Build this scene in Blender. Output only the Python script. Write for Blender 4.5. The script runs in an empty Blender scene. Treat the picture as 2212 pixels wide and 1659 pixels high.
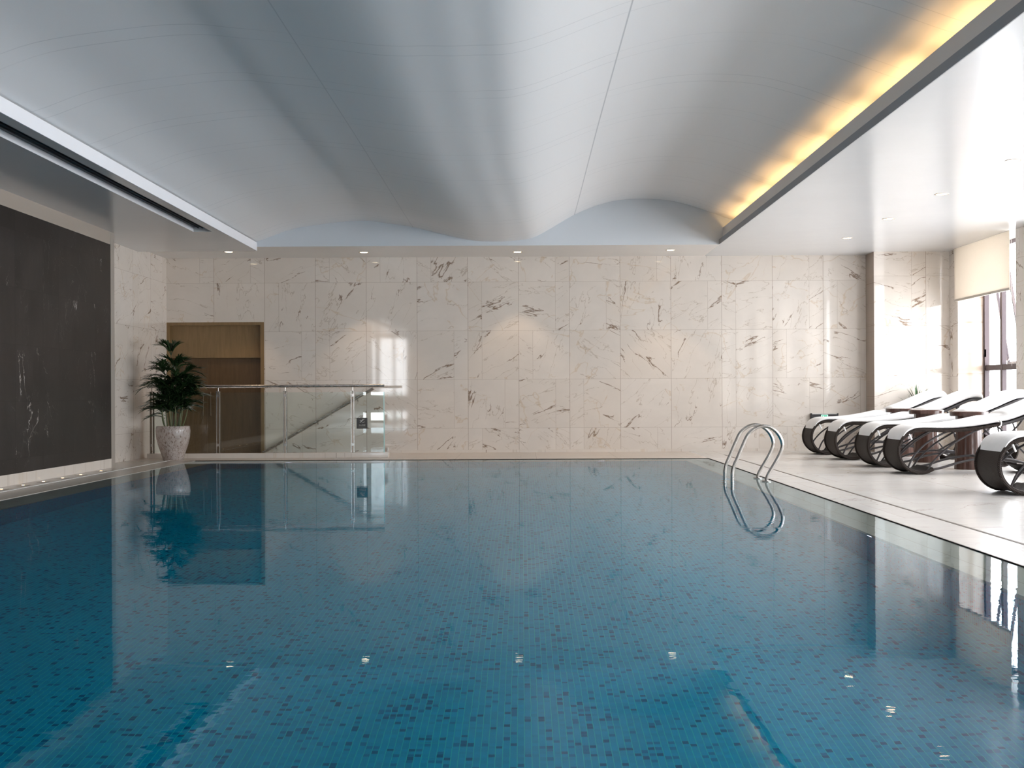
import bpy, bmesh, math, random
from mathutils import Vector, Matrix, noise
R = math.radians
C = bpy.context.scene.collection
sc = bpy.context.scene

# ------------------------------------------------------------------ camera
# world: x to the side, y into the room, z up; deck level z = 0; camera stands at (0, 0)
E = 0.95
F = 2500.0
cam_d = bpy.data.cameras.new('camera')
cam = bpy.data.objects.new('camera', cam_d)
C.objects.link(cam)
cam_d.sensor_fit = 'HORIZONTAL'
cam_d.sensor_width = 36.0
cam_d.lens = 36.0 * F / 2212.0
cam_d.shift_x = -23.0 / 2212.0
cam_d.shift_y = 22.5 / 2212.0
cam_d.clip_start = 0.05
cam_d.clip_end = 400
cam.matrix_world = Matrix.Translation((0, 0, E)) @ Matrix.Rotation(R(90), 4, 'X') @ Matrix.Rotation(-0.0050, 4, 'Z')
sc.camera = cam

# ------------------------------------------------------------------ colour management
sc.view_settings.view_transform = 'Standard'
sc.view_settings.look = 'None'
sc.view_settings.exposure = 0.0
sc.view_settings.gamma = 1.0
sc.view_settings.use_curve_mapping = False
try:
    cy = sc.cycles
    cy.use_denoising = True
    cy.max_bounces = 10
    cy.diffuse_bounces = 5
    cy.glossy_bounces = 6
    cy.transparent_max_bounces = 24
    cy.transmission_bounces = 8
    cy.sample_clamp_indirect = 8.0
    cy.caustics_reflective = False
    cy.caustics_refractive = True
except Exception:
    pass

# ------------------------------------------------------------------ sky: a bright overcast day
SKY = 15.2
w = bpy.data.worlds.new('overcast_sky')
sc.world = w
w.use_nodes = True
bg = w.node_tree.nodes['Background']
bg.inputs[0].default_value = (0.985, 0.98, 1.0, 1)
bg.inputs[1].default_value = SKY

# window bays of the glazed wall, (near y, far y)
BAYS = [(16.06, 18.20), (13.06, 15.20), (10.06, 12.20), (7.06, 9.20), (4.06, 6.20), (1.06, 3.20), (-1.94, 0.20)]
ZC = 3.21      # soffit height
ZL = 3.15      # soffit height over the dark wall
XR = 6.85      # inner face of the glazed wall
XL = -5.50     # dark stone wall
YB = 19.0      # back wall
YN = -4.5      # wall behind the camera
def portal(name, loc, rot, sx, sy):
    l = bpy.data.lights.new(name, 'AREA'); l.shape = 'RECTANGLE'; l.size = sx; l.size_y = sy
    l.energy = 1.0
    l.cycles.is_portal = True
    o = bpy.data.objects.new(name, l); C.objects.link(o); o.location = loc; o.rotation_euler = rot
    return o
for a, b in BAYS:
    portal('daylight_portal', (XR + .40, (a + b) / 2, 1.72), (0, R(90), 0), 2.9, b - a)
portal('daylight_portal', (-5.4, YN - .12, 1.6), (R(90), 0, 0), 2.3, 3.0)

# warm lamps lying in the trough behind the upstand of the wave ceiling
for k in range(13):
    l = bpy.data.lights.new('cove_lamp', 'AREA'); l.shape = 'RECTANGLE'; l.size = 0.05; l.size_y = 1.10
    l.energy = 3.3; l.color = (1.0, 0.62, 0.27)
    o = bpy.data.objects.new('cove_lamp', l); C.objects.link(o)
    o.location = (3.17, 17.55 - .75 - 1.42 * k, E + 2.40); o.rotation_euler = (R(180), R(-14), 0)

# ================================================================== materials
class NT:
    """short-hand for building node trees"""
    def __init__(s, name):
        s.m = bpy.data.materials.new(name); s.m.use_nodes = True
        s.t = s.m.node_tree; s.t.nodes.clear()
        s.out = s.t.nodes.new('ShaderNodeOutputMaterial')
    def n(s, kind, **kw):
        nd = s.t.nodes.new(kind)
        for k, v in kw.items():
            if k.startswith('_'): setattr(nd, k[1:], v)
        return nd
    def put(s, sock, v):
        if isinstance(v, bpy.types.NodeSocket): s.t.links.new(v, sock)
        elif v is not None: sock.default_value = v
    def math(s, op, a, b=None, c=None, clamp=False):
        nd = s.t.nodes.new('ShaderNodeMath'); nd.operation = op; nd.use_clamp = clamp
        s.put(nd.inputs[0], a)
        if b is not None: s.put(nd.inputs[1], b)
        if c is not None: s.put(nd.inputs[2], c)
        return nd.outputs[0]
    def pos(s):
        g = s.t.nodes.new('ShaderNodeNewGeometry')
        x = s.t.nodes.new('ShaderNodeSeparateXYZ'); s.t.links.new(g.outputs['Position'], x.inputs[0])
        return x.outputs[0], x.outputs[1], x.outputs[2]
    def objc(s):
        g = s.t.nodes.new('ShaderNodeTexCoord')
        x = s.t.nodes.new('ShaderNodeSeparateXYZ'); s.t.links.new(g.outputs['Object'], x.inputs[0])
        return x.outputs[0], x.outputs[1], x.outputs[2]
    def xyz(s, a, b, c):
        nd = s.t.nodes.new('ShaderNodeCombineXYZ')
        for i, v in enumerate((a, b, c)): s.put(nd.inputs[i], v)
        return nd.outputs[0]
    def noise(s, vec, scale, detail=3, rough=.5, dist=0.0):
        nd = s.t.nodes.new('ShaderNodeTexNoise'); s.put(nd.inputs['Vector'], vec)
        nd.inputs['Scale'].default_value = scale; nd.inputs['Detail'].default_value = detail
        nd.inputs['Roughness'].default_value = rough; nd.inputs['Distortion'].default_value = dist
        return nd.outputs['Fac']
    def white(s, vec):
        nd = s.t.nodes.new('ShaderNodeTexWhiteNoise'); nd.noise_dimensions = '3D'; s.put(nd.inputs[0], vec)
        return nd.outputs['Value'], nd.outputs['Color']
    def vmath(s, op, a, b=None):
        nd = s.t.nodes.new('ShaderNodeVectorMath'); nd.operation = op; s.put(nd.inputs[0], a)
        if b is not None: s.put(nd.inputs[1], b)
        return nd
    def ramp(s, v, a, b, lo=0.0, hi=1.0):
        nd = s.t.nodes.new('ShaderNodeMapRange'); nd.clamp = True
        s.put(nd.inputs[0], v); nd.inputs[1].default_value = a; nd.inputs[2].default_value = b
        nd.inputs[3].default_value = lo; nd.inputs[4].default_value = hi
        return nd.outputs[0]
    def mix(s, f, a, b):
        nd = s.t.nodes.new('ShaderNodeMix'); nd.data_type = 'RGBA'
        s.put(nd.inputs[0], f)
        s.put(nd.inputs[6], a if isinstance(a, bpy.types.NodeSocket) else (*a, 1))
        s.put(nd.inputs[7], b if isinstance(b, bpy.types.NodeSocket) else (*b, 1))
        return nd.outputs[2]
    def bsdf(s, color, rough=.5, metal=0.0, spec=.5, bump=None, bstr=.2, bdist=.01, coat=0.0, coat_r=.05, sheen=0, emit=None, estr=0):
        p = s.t.nodes.new('ShaderNodeBsdfPrincipled')
        s.put(p.inputs['Base Color'], color if isinstance(color, bpy.types.NodeSocket) else (*color, 1))
        s.put(p.inputs['Roughness'], rough); s.put(p.inputs['Metallic'], metal)
        p.inputs['Specular IOR Level'].default_value = spec
        p.inputs['Coat Weight'].default_value = coat; p.inputs['Coat Roughness'].default_value = coat_r
        if sheen: p.inputs['Sheen Weight'].default_value = sheen
        if emit: p.inputs['Emission Color'].default_value = (*emit, 1); p.inputs['Emission Strength'].default_value = estr
        if bump is not None:
            b = s.t.nodes.new('ShaderNodeBump'); b.inputs['Strength'].default_value = bstr; b.inputs['Distance'].default_value = bdist
            s.put(b.inputs['Height'], bump); s.t.links.new(b.outputs[0], p.inputs['Normal'])
        s.t.links.new(p.outputs[0], s.out.inputs[0])
        return s.m

def plain(name, color, rough=.5, **kw):
    return NT(name).bsdf(color, rough, **kw)

def tiles(s, u, v, u0, du, v0, dv, shift=.23, joint=.005):
    """cladding joints: full-height joints each du, rows each dv, here and there one more joint; returns joint mask, random colour of the slab"""
    cu = s.math('DIVIDE', s.math('SUBTRACT', u, u0), du); cv = s.math('DIVIDE', s.math('SUBTRACT', v, v0), dv)
    iu, iv = s.math('FLOOR', cu), s.math('FLOOR', cv)
    fu = s.math('MULTIPLY', s.math('FRACT', cu), du); fv = s.math('MULTIPLY', s.math('FRACT', cv), dv)
    r, _ = s.white(s.xyz(iu, iv, 1.7))
    x2 = s.math('ADD', s.math('MULTIPLY', s.math('GREATER_THAN', r, .72), du - 2 * shift), shift)
    has = s.math('GREATER_THAN', r, .42)
    d1 = s.math('MINIMUM', fu, s.math('SUBTRACT', du, fu))
    d2 = s.math('ADD', s.math('ABSOLUTE', s.math('SUBTRACT', fu, x2)), s.math('MULTIPLY', s.math('SUBTRACT', 1.0, has), 9.0))
    dvv = s.math('MINIMUM', fv, s.math('SUBTRACT', dv, fv))
    j = s.math('MAXIMUM', s.ramp(d1, joint * .35, joint * .8, 1, 0), s.ramp(s.math('MINIMUM', d2, dvv), joint * .2, joint * .7, .6, 0))
    side = s.math('MULTIPLY', s.math('GREATER_THAN', fu, x2), has)
    rv, rc = s.white(s.xyz(iu, iv, side))
    return j, rv, rc

def veins(s, base, rc, scale, dist, width, gate_scale, gate, seed, det=7, rgh=.58):
    """thin broken cracks along the mid-level of a noise; rc moves the pattern from slab to slab"""
    off = s.vmath('SCALE', rc); off.inputs[3].default_value = 11.0 + seed
    p = s.vmath('ADD', base, off.outputs[0]).outputs[0]
    a = s.math('ABSOLUTE', s.math('SUBTRACT', s.noise(p, scale, det, rgh, dist), .5))
    g = s.noise(s.vmath('ADD', p, (seed * 3.1, seed, 0)).outputs[0], gate_scale, 2, .5)
    wdt = s.math('MULTIPLY', s.ramp(g, gate, gate + .12), width)
    return s.math('MULTIPLY', s.math('SUBTRACT', 1.0, s.math('DIVIDE', a, s.math('MAXIMUM', wdt, .0001)), clamp=True), s.ramp(g, gate, gate + .05))

def cream_marble(name, ax, u0, du, v0, dv, rough=.04, base=(.68, .622, .565), joints=True, vein=1.0, shift=.23, coat=0, spec=.5):
    s = NT(name); P = s.pos(); u, v = P[ax[0]], P[ax[1]]
    j, rv, rc = tiles(s, u, v, u0, du, v0, dv, shift)
    b = s.xyz(u, s.math('MULTIPLY', v, 1.25), 0.0)
    cloud = s.noise(s.vmath('ADD', b, s.vmath('SCALE', rc).outputs[0]).outputs[0], 2.2, 5, .6, .4)
    col = s.mix(s.ramp(cloud, .3, .75), base, tuple(min(1, c * 1.10) for c in base))
    col = s.mix(s.math('MULTIPLY', rv, .45), col, tuple(c * k for c, k in zip(base, (.96, .93, .89))))
    rot = s.t.nodes.new('ShaderNodeVectorRotate'); s.put(rot.inputs['Angle'], s.math('MULTIPLY', s.math('SUBTRACT', s.math('FRACT', s.math('MULTIPLY', rv, 7.31)), .62), 2.5)); rot.inputs['Axis'].default_value = (0, 0, 1)
    s.put(rot.inputs['Vector'], b)
    bs = s.vmath('MULTIPLY', rot.outputs[0], (1.0, 3.6, 1)).outputs[0]
    bt = s.vmath('MULTIPLY', rot.outputs[0], (1.7, .8, 1)).outputs[0]
    fine = veins(s, bs, rc, 1.1, .25, .0075, 1.2, .38, 2.0, 6, .50)
    col = s.mix(s.math('MULTIPLY', fine, .55 * vein), col, (.33, .24, .16))
    tan = veins(s, bt, rc, .75, .4, .008, .9, .44, 5.0, 5, .5)
    col = s.mix(s.math('MULTIPLY', tan, .38 * vein), col, (.50, .32, .14))
    dark = veins(s, bs, rc, .62, .15, .013, 1.15, .525, 8.0, 6, .50)
    col = s.mix(s.math('MULTIPLY', dark, .88 * vein), col, (.15, .070, .025))
    if joints: col = s.mix(s.math('MULTIPLY', j, .75), col, (.26, .18, .13))
    return s.bsdf(col, rough, spec=spec, coat=coat)

M = {}
M['marble_back'] = cream_marble('cream_marble_back', (0, 2), -.06, .8336, .40, .80)
M['marble_pier'] = cream_marble('cream_marble_pier', (0, 2), 5.64, .8336, .42, .80)
M['marble_side'] = cream_marble('cream_marble_side', (1, 2), 18.2, .8336, .40, .80, rough=.12)
M['marble_plain'] = cream_marble('cream_marble_trim', (0, 1), .2, 1.2, .1, 1.2, joints=False, vein=.6)
M['deck'] = cream_marble('pale_stone_deck', (0, 1), 3.12, 1.2, .35, 1.2, rough=.25, base=(.62, .595, .57), vein=.35)
M['deck_side'] = cream_marble('grey_stone_coping', (0, 1), 0, 1.2, .35, 1.2, rough=.22, base=(.50, .45, .40), vein=.3)

def dark_stone():
    s = NT('dark_brown_marble'); x, y, z = s.pos()
    j, rv, rc = tiles(s, y, z, 12.55, 1.18, .28, .62, .45, .006)
    b = s.xyz(y, s.math('MULTIPLY', z, .55), 0.0)
    off = s.vmath('ADD', b, s.vmath('SCALE', rc).outputs[0]).outputs[0]
    cl = s.noise(off, 1.8, 6, .65, .3)
    col = s.mix(s.ramp(cl, .3, .75), (.012, .009, .008), (.040, .032, .029))
    col = s.mix(s.math('MULTIPLY', rv, .5), col, (.018, .013, .011))
    col = s.mix(s.math('MULTIPLY', veins(s, b, rc, 2.2, .3, .010, 1.6, .60, 3.0), .85), col, (.55, .50, .47))
    col = s.mix(s.math('MULTIPLY', veins(s, b, rc, 3.2, .6, .006, 2.2, .50, 7.0), .25), col, (.35, .31, .29))
    sp = s.noise(s.xyz(y, z, 0.0), 60, 1, .5)
    col = s.mix(s.ramp(sp, .77, .80, 0, .5), col, (.4, .37, .35))
    col = s.mix(s.math('MULTIPLY', j, .8), col, (.004, .003, .003))
    return s.bsdf(col, .32, spec=.22)
M['dark_stone'] = dark_stone()

def mosaic(name, ax):
    s = NT(name); P = s.pos(); u, v = P[ax[0]], P[ax[1]]
    T = .0275
    cu = s.math('DIVIDE', u, T); iu = s.math('FLOOR', cu)
    cv = s.math('ADD', s.math('DIVIDE', v, T), s.math('MULTIPLY', s.white(s.xyz(iu, 0, 3.0))[0], 0.0)); iv = s.math('FLOOR', cv)
    r, _ = s.white(s.xyz(iu, iv, 0.0))
    fu, fv = s.math('FRACT', cu), s.math('FRACT', cv)
    gu = s.math('LESS_THAN', s.math('MINIMUM', fu, s.math('SUBTRACT', 1.0, fu)), .055)
    gv = s.math('LESS_THAN', s.math('MINIMUM', fv, s.math('SUBTRACT', 1.0, fv)), .045)
    col = s.mix(r, (.0015, .39, .68), (.003, .48, .80))
    col = s.mix(s.math('GREATER_THAN', r, .86), col, (.004, .25, .54))
    col = s.mix(s.math('GREATER_THAN', r, .94), col, (.004, .15, .36))
    col = s.mix(s.ramp(s.noise(s.xyz(u, v, 0.0), .9, 2), .3, .7, 0, .25), col, (.003, .30, .58))
    col = s.mix(gu, col, (.03, .66, .74)); col = s.mix(s.math('MULTIPLY', gv, .5), col, (.015, .52, .64))
    return s.bsdf(col, .9, spec=0)
M['mosaic'] = mosaic('blue_mosaic', (0, 1))
M['mosaic_x'] = mosaic('blue_mosaic_end', (0, 2))
M['mosaic_y'] = mosaic('blue_mosaic_side', (1, 2))

def water():
    s = NT('pool_water_surface'); x, y, z = s.pos()
    n1 = s.noise(s.xyz(s.math('MULTIPLY', x, .35), y, 0.0), 3.2, 3, .55, .6)
    n2 = s.noise(s.xyz(s.math('MULTIPLY', x, .55), y, 4.0), 14, 2, .5)
    gate = s.ramp(s.noise(s.xyz(x, y, 9.0), .45, 2), .40, .66, .25, 1.0)
    h = s.math('MULTIPLY', s.math('ADD', n1, s.math('MULTIPLY', n2, .16)), gate)
    b = s.t.nodes.new('ShaderNodeBump'); b.inputs['Strength'].default_value = 1.0; b.inputs['Distance'].default_value = .0014
    s.put(b.inputs['Height'], h)
    fr = s.t.nodes.new('ShaderNodeFresnel'); fr.inputs['IOR'].default_value = 1.333
    s.t.links.new(b.outputs[0], fr.inputs['Normal'])
    f = s.math('POWER', fr.outputs[0], 1.42)
    tr = s.t.nodes.new('ShaderNodeBsdfRefraction'); tr.inputs['Color'].default_value = (.90, 1.0, 1.0, 1)
    tr.inputs['IOR'].default_value = 1.333; tr.inputs['Roughness'].default_value = 0.0
    s.t.links.new(b.outputs[0], tr.inputs['Normal'])
    gl = s.t.nodes.new('ShaderNodeBsdfGlossy'); gl.inputs['Roughness'].default_value = .012
    gl.inputs[0].default_value = (.84, .94, 1, 1)
    s.t.links.new(b.outputs[0], gl.inputs['Normal'])
    mx = s.t.nodes.new('ShaderNodeMixShader'); s.put(mx.inputs[0], f)
    s.t.links.new(tr.outputs[0], mx.inputs[1]); s.t.links.new(gl.outputs[0], mx.inputs[2])
    s.t.links.new(mx.outputs[0], s.out.inputs[0])
    return s.m
M['water'] = water()

def glass(name, tint=(.93, .97, .96), k=.9):
    s = NT(name)
    g = s.t.nodes.new('ShaderNodeNewGeometry')
    d = s.math('ABSOLUTE', s.vmath('DOT_PRODUCT', g.outputs['Incoming'], g.outputs['Normal']).outputs['Value'])
    f = s.math('ADD', .045, s.math('MULTIPLY', s.math('POWER', s.math('SUBTRACT', 1.0, d, clamp=True), 5.0), k), clamp=True)
    tr = s.t.nodes.new('ShaderNodeBsdfTransparent'); tr.inputs[0].default_value = (*tint, 1)
    gl = s.t.nodes.new('ShaderNodeBsdfGlossy'); gl.inputs['Roughness'].default_value = .0
    mx = s.t.nodes.new('ShaderNodeMixShader'); s.put(mx.inputs[0], f)
    s.t.links.new(tr.outputs[0], mx.inputs[1]); s.t.links.new(gl.outputs[0], mx.inputs[2])
    s.t.links.new(mx.outputs[0], s.out.inputs[0])
    return s.m
M['glass'] = glass('railing_glass')
M['glass_edge'] = plain('glass_edge_green', (.25, .55, .52), .1, spec=.8)
M['pane'] = glass('window_glass', (.97, .99, 1.0), .6)

def brushed(name, color, rough):
    s = NT(name); x, y, z = s.objc()
    n = s.noise(s.xyz(s.math('MULTIPLY', x, 4), s.math('MULTIPLY', y, 4), s.math('MULTIPLY', z, 60)), 5, 2)
    return s.bsdf(color, s.ramp(n, .3, .7, rough, rough + .1), metal=1.0)
M['steel'] = brushed('brushed_steel', (.50, .475, .45), .17)
M['steel_rail'] = brushed('satin_steel', (.45, .42, .39), .22)

def paint(name, color, rough, coat=0, wob=.0, spec=.5):
    s = NT(name); x, y, z = s.pos()
    n = s.noise(s.xyz(x, y, z), 1.4, 3)
    col = s.mix(s.ramp(n, .3, .7), color, tuple(c * .975 for c in color))
    return s.bsdf(col, rough, spec=spec, coat=coat, bump=n if wob else None, bstr=wob, bdist=.01)
M['soffit'] = paint('glossy_white_paint', (.62, .625, .63), .20, wob=.25, spec=.4)
M['soffit_b'] = paint('satin_white_paint', (.74, .71, .68), .3, wob=.2)
M['fascia'] = paint('white_fascia_paint', (.80, .80, .83), .5)
M['grey_paint'] = paint('mid_grey_paint', (.33, .33, .34), .6)
M['end_panel'] = paint('pale_blue_grey_paint', (.62, .66, .70), .6)
M['slot'] = paint('dark_slot_paint', (.05, .06, .07), .6)

def membrane():
    s = NT('stretched_white_membrane'); x, y, z = s.pos()
    # panel seams running across the vault in uneven pairs, and two running along it
    p = s.math('PINGPONG', s.math('ADD', y, .3), .62)
    a = s.ramp(s.math('ABSOLUTE', s.math('SUBTRACT', p, .12)), .003, .008, 1, 0)
    n = s.noise(s.xyz(x, y, 0), .8, 1)
    H = s.math('SUBTRACT', z, E)
    l1 = s.ramp(s.math('ABSOLUTE', s.math('SUBTRACT', x, .80)), .003, .009, 1, 0)
    l2 = s.ramp(s.math('ABSOLUTE', s.math('ADD', x, 1.65)), .002, .007, 1, 0)
    k = s.math('MAXIMUM', s.math('MULTIPLY', a, s.ramp(n, .35, .6, .12, .5)), s.math('MAXIMUM', s.math('MULTIPLY', l1, .9), s.math('MULTIPLY', l2, .5)))
    col = s.mix(s.math('MULTIPLY', k, .6), (.77, .765, .77), (.20, .22, .25))
    fine = s.noise(s.xyz(s.math('MULTIPLY', x, 2), s.math('MULTIPLY', y, 26), 0.0), 3, 2)
    return s.bsdf(col, .42, spec=.35, bump=fine, bstr=.05, bdist=.01)
M['membrane'] = membrane()

def wood(name, c1, c2, rough=.4, sc_=6):
    s = NT(name); x, y, z = s.pos()
    n = s.noise(s.xyz(s.math('MULTIPLY', x, sc_), s.math('MULTIPLY', y, sc_), s.math('MULTIPLY', z, .6)), 4, 5, .6, .6)
    return s.bsdf(s.mix(s.ramp(n, .3, .7), c1, c2), rough)
M['door_light'] = wood('pale_oak_veneer', (.20, .125, .055), (.26, .165, .075))
M['door_dark'] = wood('brown_oak_veneer', (.085, .048, .020), (.12, .068, .030))
M['table_wood'] = wood('dark_walnut', (.055, .026, .020), (.11, .055, .042), .22, 9)

def wicker(name, rot=0):
    s = NT(name); x, y, z = s.objc()
    a = s.math('SINE', s.math('MULTIPLY', s.math('ADD', s.math('ADD', x, z), s.math('MULTIPLY', y, .5)), 330))
    b = s.math('SINE', s.math('MULTIPLY', y, 380))
    h = s.math('MULTIPLY', a, b)
    col = s.mix(s.ramp(h, -1, 1), (.012, .009, .0075), (.042, .029, .024))
    return s.bsdf(col, .55, spec=.18, bump=h, bstr=.5, bdist=.004)
M['wicker'] = wicker('dark_woven_rattan')
M['rattan_tube'] = plain('black_brown_tube', (.035, .030, .032), .35)

def fabric(name, c):
    s = NT(name); x, y, z = s.objc()
    n = s.noise(s.xyz(x, y, z), 6, 4, .6); f = s.noise(s.xyz(x, y, z), 160, 2)
    return s.bsdf(s.mix(s.ramp(n, .3, .7), c, tuple(k * .96 for k in c)), .85, sheen=.2, bump=s.math('ADD', n, s.math('MULTIPLY', f, .15)), bstr=.35, bdist=.02)
M['cushion'] = fabric('white_terry_cushion', (.86, .855, .86))
def blindmat():
    s = NT('cream_blind_fabric'); x, y, z = s.objc()
    n = s.noise(s.xyz(x, y, z), 90, 2)
    col = s.mix(n, (.86, .80, .72), (.80, .74, .66))
    d = s.t.nodes.new('ShaderNodeBsdfDiffuse'); t = s.t.nodes.new('ShaderNodeBsdfTranslucent'); s.put(d.inputs[0], col); s.put(t.inputs[0], col)
    mx = s.t.nodes.new('ShaderNodeMixShader'); mx.inputs[0].default_value = .30
    s.t.links.new(d.outputs[0], mx.inputs[1]); s.t.links.new(t.outputs[0], mx.inputs[2]); s.t.links.new(mx.outputs[0], s.out.inputs[0])
    return s.m
M['blind'] = blindmat()
M['blind_bar'] = plain('beige_bar', (.50, .45, .39), .5)
M['win_frame'] = plain('mauve_brown_aluminium', (.055, .038, .042), .4, spec=.3)
M['leaf'] = NT('dark_palm_leaf')
def leafmat(name, c1, c2):
    s = NT(name); x, y, z = s.objc()
    n = s.noise(s.xyz(x, y, z), 9, 2)
    return s.bsdf(s.mix(s.ramp(n, .3, .7), c1, c2), .38, spec=.4)
M['leaf'] = leafmat('dark_palm_leaf', (.010, .030, .010), (.028, .065, .020))
M['leaf2'] = leafmat('green_blade_leaf', (.02, .07, .02), (.06, .14, .05))
M['stem'] = leafmat('cane_stem', (.09, .13, .05), (.16, .17, .07))
M['soil'] = plain('dark_soil', (.025, .018, .012), .9)
def potmat():
    s = NT('speckled_glazed_stoneware'); x, y, z = s.objc()
    v = s.xyz(x, y, s.math('MULTIPLY', z, .28))
    n = s.noise(v, 70, 3, .6); c = s.noise(s.xyz(x, y, z), 7, 3)
    col = s.mix(s.ramp(c, .3, .7), (.42, .355, .32), (.52, .47, .44))
    col = s.mix(s.ramp(n, .50, .62, 0, .9), col, (.15, .09, .06))
    return s.bsdf(col, s.ramp(n, .4, .7, .16, .5), coat=.3, bump=n, bstr=.4, bdist=.004)
M['pot'] = potmat()
M['white_plastic'] = plain('white_plastic', (.75, .74, .72), .4)
M['sign_dark'] = plain('dark_bronze_plate', (.06, .055, .05), .35)
M['sign_ink'] = plain('pale_silver_print', (.62, .61, .58), .5)
M['exit_green'] = plain('exit_green', (.02, .33, .20), .4, emit=(.03, .55, .32), estr=.5)
M['exit_white'] = plain('exit_white', (.85, .92, .88), .4, emit=(.8, 1, .9), estr=.6)
M['black'] = plain('black_plastic', (.018, .017, .018), .4)
M['grate'] = plain('bronze_grate', (.13, .10, .078), .5)
M['lamp'] = plain('warm_lamp_face', (.9, .8, .6), .4, emit=(1.0, .78, .50), estr=14)
M['deck_lamp'] = plain('warm_deck_lamp_face', (.9, .8, .6), .4, emit=(1.0, .68, .36), estr=9)
M['pool_lamp'] = plain('violet_white_pool_lamp', (.9, .9, 1), .4, emit=(.72, .70, 1.0), estr=5)
M['ring'] = plain('lamp_trim_ring', (.45, .36, .28), .4, metal=.3)
M['curtain'] = fabric('pale_curtain', (.75, .74, .70))

# ================================================================== mesh helpers
class MB:
    def __init__(s): s.v = []; s.f = []; s.smooth = []
    def add(s, vs, fs, smooth=False):
        o = len(s.v); s.v += [tuple(v) for v in vs]; s.f += [tuple(i + o for i in f) for f in fs]; s.smooth += [smooth] * len(fs)
        return s
    def box(s, x0, x1, y0, y1, z0, z1):
        v = [(x, y, z) for x in (x0, x1) for y in (y0, y1) for z in (z0, z1)]
        return s.add(v, [(0, 1, 3, 2), (4, 6, 7, 5), (0, 4, 5, 1), (2, 3, 7, 6), (0, 2, 6, 4), (1, 5, 7, 3)])
    def quad(s, a, b, c, d): return s.add([a, b, c, d], [(0, 1, 2, 3)])
    def tube(s, pts, r, n=10, cap=True, flat=1.0):
        pts = [Vector(p) for p in pts]; rr = r if isinstance(r, (list, tuple)) else [r] * len(pts)
        vs = []; fs = []; up = None
        for i, p in enumerate(pts):
            t = (pts[min(i + 1, len(pts) - 1)] - pts[max(i - 1, 0)]).normalized()
            if up is None:
                up = Vector((0, 0, 1)) if abs(t.z) < .9 else Vector((0, 1, 0))
            a = t.cross(up)
            if a.length < 1e-4: a = t.cross(Vector((1, 0, 0)))
            a.normalize(); b = a.cross(t).normalized(); up = b
            for k in range(n):
                q = 2 * math.pi * k / n
                vs.append(p + a * math.cos(q) * rr[i] + b * math.sin(q) * rr[i] * flat)
        for i in range(len(pts) - 1):
            for k in range(n):
                fs.append((i * n + k, i * n + (k + 1) % n, (i + 1) * n + (k + 1) % n, (i + 1) * n + k))
        if cap:
            fs.append(tuple(range(n))[::-1]); fs.append(tuple((len(pts) - 1) * n + k for k in range(n)))
        return s.add(vs, fs, True)
    def lathe(s, prof, cx=0, cy=0, n=32, cap=True, lobes=0, amp=0):
        vs = []; fs = []
        for r, z in prof:
            for k in range(n):
                q = 2 * math.pi * k / n
                rr = r * (1 + amp * abs(math.sin(q * lobes / 2))) if lobes else r
                vs.append((cx + rr * math.cos(q), cy + rr * math.sin(q), z))
        for i in range(len(prof) - 1):
            for k in range(n):
                fs.append((i * n + k, i * n + (k + 1) % n, (i + 1) * n + (k + 1) % n, (i + 1) * n + k))
        if cap:
            fs.append(tuple(range(n))[::-1]); fs.append(tuple((len(prof) - 1) * n + k for k in range(n)))
        return s.add(vs, fs, True)
    def sweep(s, path, y0, y1, th, bulge=0.0, taper=0, n=20, edge=.5):
        """a band swept along path [(x,z)], spanning y0..y1, of thickness th (rounded); path is its lower face"""
        vs = []; fs = []; m = len(path); cy_, hw = (y0 + y1) / 2, (y1 - y0) / 2
        for i, (x, z) in enumerate(path):
            a = path[max(i - 1, 0)]; b = path[min(i + 1, m - 1)]
            t = Vector((b[0] - a[0], 0, b[1] - a[1])).normalized(); nrm = Vector((-t.z, 0, t.x))
            k = 1.0
            T = th[i] if isinstance(th, list) else th
            if taper:
                e = min(i, m - 1 - i) / taper
                if e < 1: k = max(.12, math.sqrt(max(0, 1 - (1 - e) ** 2)))
            for q in range(n):
                ang = 2 * math.pi * (q + .5) / n
                cx_, sn = math.cos(ang), math.sin(ang)
                px = math.copysign(abs(cx_) ** edge, cx_); pz = math.copysign(abs(sn) ** edge, sn)
                h = T * k * (1 + bulge * (1 - px * px) * (1 if pz > 0 else 0))
                p = Vector((x, cy_ + px * hw * (.94 + .06 * k), z)) + nrm * (T * .5 * k + pz * h * .5)
                vs.append(p)
        for i in range(m - 1):
            for q in range(n):
                fs.append((i * n + q, (i + 1) * n + q, (i + 1) * n + (q + 1) % n, i * n + (q + 1) % n))
        fs.append(tuple(range(n))); fs.append(tuple((m - 1) * n + q for q in range(n))[::-1])
        return s.add(vs, fs, True)
    def build(s, name, mat, parent=None, bevel=0, loc=None):
        me = bpy.data.meshes.new(name); me.from_pydata(s.v, [], s.f)
        me.polygons.foreach_set('use_smooth', s.smooth); me.materials.append(mat)
        bm = bmesh.new(); bm.from_mesh(me); bmesh.ops.recalc_face_normals(bm, faces=bm.faces)
        if bevel: bmesh.ops.bevel(bm, geom=bm.edges[:], offset=bevel, segments=2, affect='EDGES', profile=.6)
        bm.to_mesh(me); bm.free(); me.update()
        o = bpy.data.objects.new(name, me); C.objects.link(o)
        if parent is not None: o.parent = parent
        if loc: o.location = loc
        if any(s.smooth):
            try: me.set_sharp_from_angle(angle=R(38))
            except Exception: pass
        return o

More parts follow.
